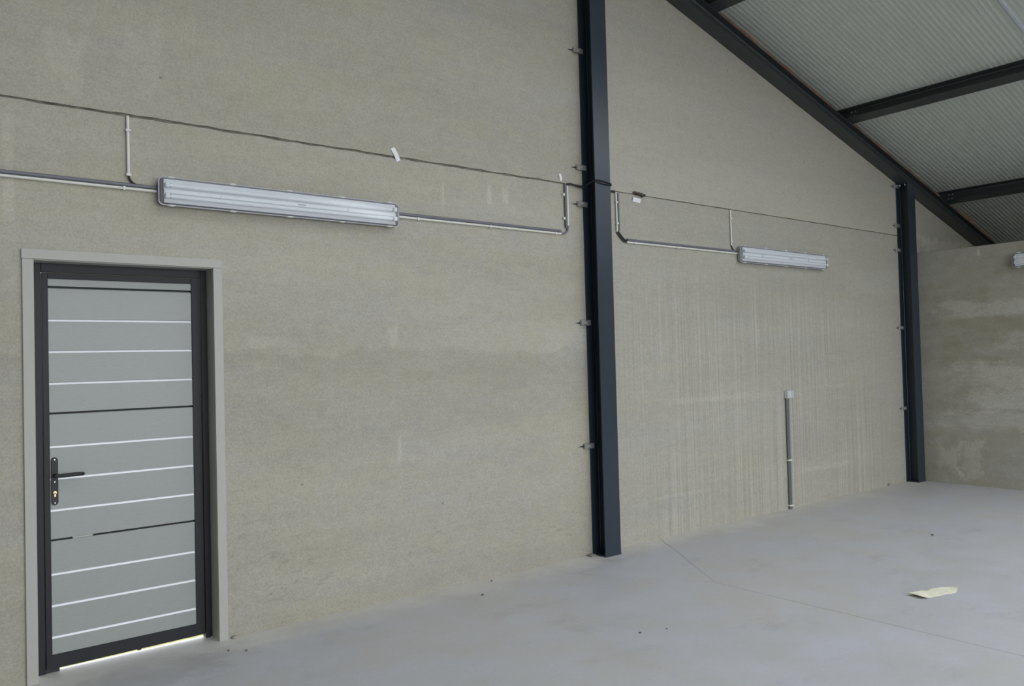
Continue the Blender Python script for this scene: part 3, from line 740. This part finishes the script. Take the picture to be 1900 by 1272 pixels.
MB().box(0.013, 0.050, -0.050, -0.046, 0.010, 0.072).build('cover', 'box_grey', sb, 0.002)
for dx in (-0.034, -0.009): MB().tube([(dx, -0.0145, -0.014), (dx, -0.0145, 0.0)], 0.014, 10).build('gland', 'pvc_dark', sb)

# ------------------------------------------------------------------ bits of paper and debris
def sheet(name, c, w, h, ang, mat, label, cat, bow=0.004, tilt=0.0):
    """small curled paper strip fixed to the wall"""
    b = MB(); n = 6; vs = []
    for i in range(n+1):
        t = i/n - 0.5
        for s in (-0.5, 0.5):
            for d in (0, 0.0008):
                vs.append((s*w, -0.002 - bow*(1 - 4*t*t)*1.0 - tilt*(t+0.5) + d, t*h))
    fs = []
    for i in range(n):
        a = 4*i; fs += [(a, a+2, a+6, a+4), (a+1, a+5, a+7, a+3), (a, a+4, a+5, a+1), (a+2, a+3, a+7, a+6)]
    fs += [(0, 1, 3, 2), (4*n, 4*n+2, 4*n+3, 4*n+1)]
    o = b.add(vs, fs).build(name, mat, None, label=label, cat=cat)
    o.location = c; o.rotation_euler = (0, ang, 0)
    return o
sheet('paper_slip', (2.897, 0, 3.068), 0.034, 0.098, math.radians(-29), 'paper', 'white paper slip stuck over the joint above the nearest strip light', 'paper')
sheet('paper_slip', (4.438, 0, 3.096), 0.024, 0.058, math.radians(-14), 'paper', 'tiny white paper slip on the joint left of the middle post', 'paper')
sheet('paper_slip', (5.330, -0.002, 3.000), 0.100, 0.036, math.radians(4), 'paper', 'white paper slip below the joint right of the middle post', 'paper', 0.002, 0.010)
tu = MB(); R3 = random.Random(8)
for k in range(9):
    tu.lump((-0.055 + 0.014*k + R3.uniform(-0.006, 0.006), -0.012 + R3.uniform(-0.01, 0.004), 0.012 - 0.0045*k + R3.uniform(-0.012, 0.014)), R3.uniform(0.012, 0.026), 0.016, R3.uniform(0.010, 0.019), k, 1, 0.4)
tu.build('mortar_clump', 'rust', None, loc=(5.362, 0, 3.062), label='brown crumbly clump in the joint right of the middle post', cat='mortar')

# torn card on the floor
cd = MB(); R4 = random.Random(2)
nx, ny = 12, 4; vs = []
cl_ = 0.395; cw_ = 0.108
for i in range(nx+1):
    u = i/nx
    wl = cw_*(1.0 - 0.45*max(0, u - 0.72)/0.28)
    for j in range(ny+1):
        v = j/ny - 0.5
        x = u*cl_ + (R4.uniform(-0.012, 0.012) if i in (nx,) else 0); y = v*wl + (R4.uniform(-0.007, 0.007) if j in (0, ny) else 0) + 0.014*math.sin(u*7)*(u > 0.6)
        zz = 0.004 + 0.016*max(0, 0.16-u)/0.16 + 0.012*abs(math.sin(u*6.5))*(0.5+v) + 0.014*max(0, u-0.75)*4*(0.5-v)
        vs.append((x, y, zz))
m_ = len(vs); vs += [(x, y, z - 0.003) for x, y, z in vs]
fs = []
for i in range(nx):
    for j in range(ny):
        a = i*(ny+1)+j; q = (a, a+1, a+ny+2, a+ny+1); fs += [q, tuple(m_ + k for k in q[::-1])]
rim = [i*(ny+1) for i in range(nx+1)] + [nx*(ny+1)+j for j in range(1, ny+1)] + [i*(ny+1)+ny for i in range(nx-1, -1, -1)] + [j for j in range(ny-1, 0, -1)]
for a, b_ in zip(rim, rim[1:] + rim[:1]): fs.append((a, b_, b_+m_, a+m_))
cdo = cd.add(vs, fs).build('card_scrap', 'card', None, label='torn cream piece of card lying on the floor', cat='card')
cdo.location = (5.345, -2.325, 0.0); cdo.rotation_euler = (0, 0, math.radians(-13))

# crumbs on the floor
for k, (x, y, r, lb) in enumerate(((3.531, -1.585, 0.008, 'dark crumb on the floor in front of the middle post, the left one'), (1.683, -0.275, 0.007, 'tiny crumb on the floor right of the door, farther from the casing'),
        (1.606, -0.205, 0.008, 'tiny crumb on the floor just before the right door casing'), (3.579, -0.077, 0.008, 'dark crumb against the wall foot left of the middle post'),
        (3.317, -0.32, 0.010, 'flat dark crumb on the floor between the door and the middle post'), (7.246, -1.579, 0.013, 'dark crumb on the far floor behind the cream card'),
        (3.70, -1.64, 0.006, 'smallest crumb on the floor in front of the middle post, the right one'))):
    MB().lump((0, 0, r*0.5), r, r, r*0.6, 40 + k, 1, 0.3).build('crumb', 'stone', None, loc=(x, y, 0), label=lb, cat='crumb', group='crumbs scattered on the floor')
# mortar droppings at the foot of the middle post and the wall
for k, (x, y, rx, ry, rz, lb) in enumerate(((COLX[0] - 0.045, -0.045, 0.04, 0.04, 0.012, 'pale mortar dab at the foot of the middle post'),
                                        (9.62, -0.012, 0.035, 0.018, 0.024, 'small mortar crumb heap at the wall foot before the far post'),
                                        (1.712, -0.010, 0.022, 0.012, 0.012, 'grey mortar lump at the foot of the door casing'))):
    MB().lump((0, 0, rz*0.4), rx, ry, rz, 60 + k, 2, 0.18).build('mortar_dab', 'mortar', None, loc=(x, y, 0), label=lb, cat='mortar')
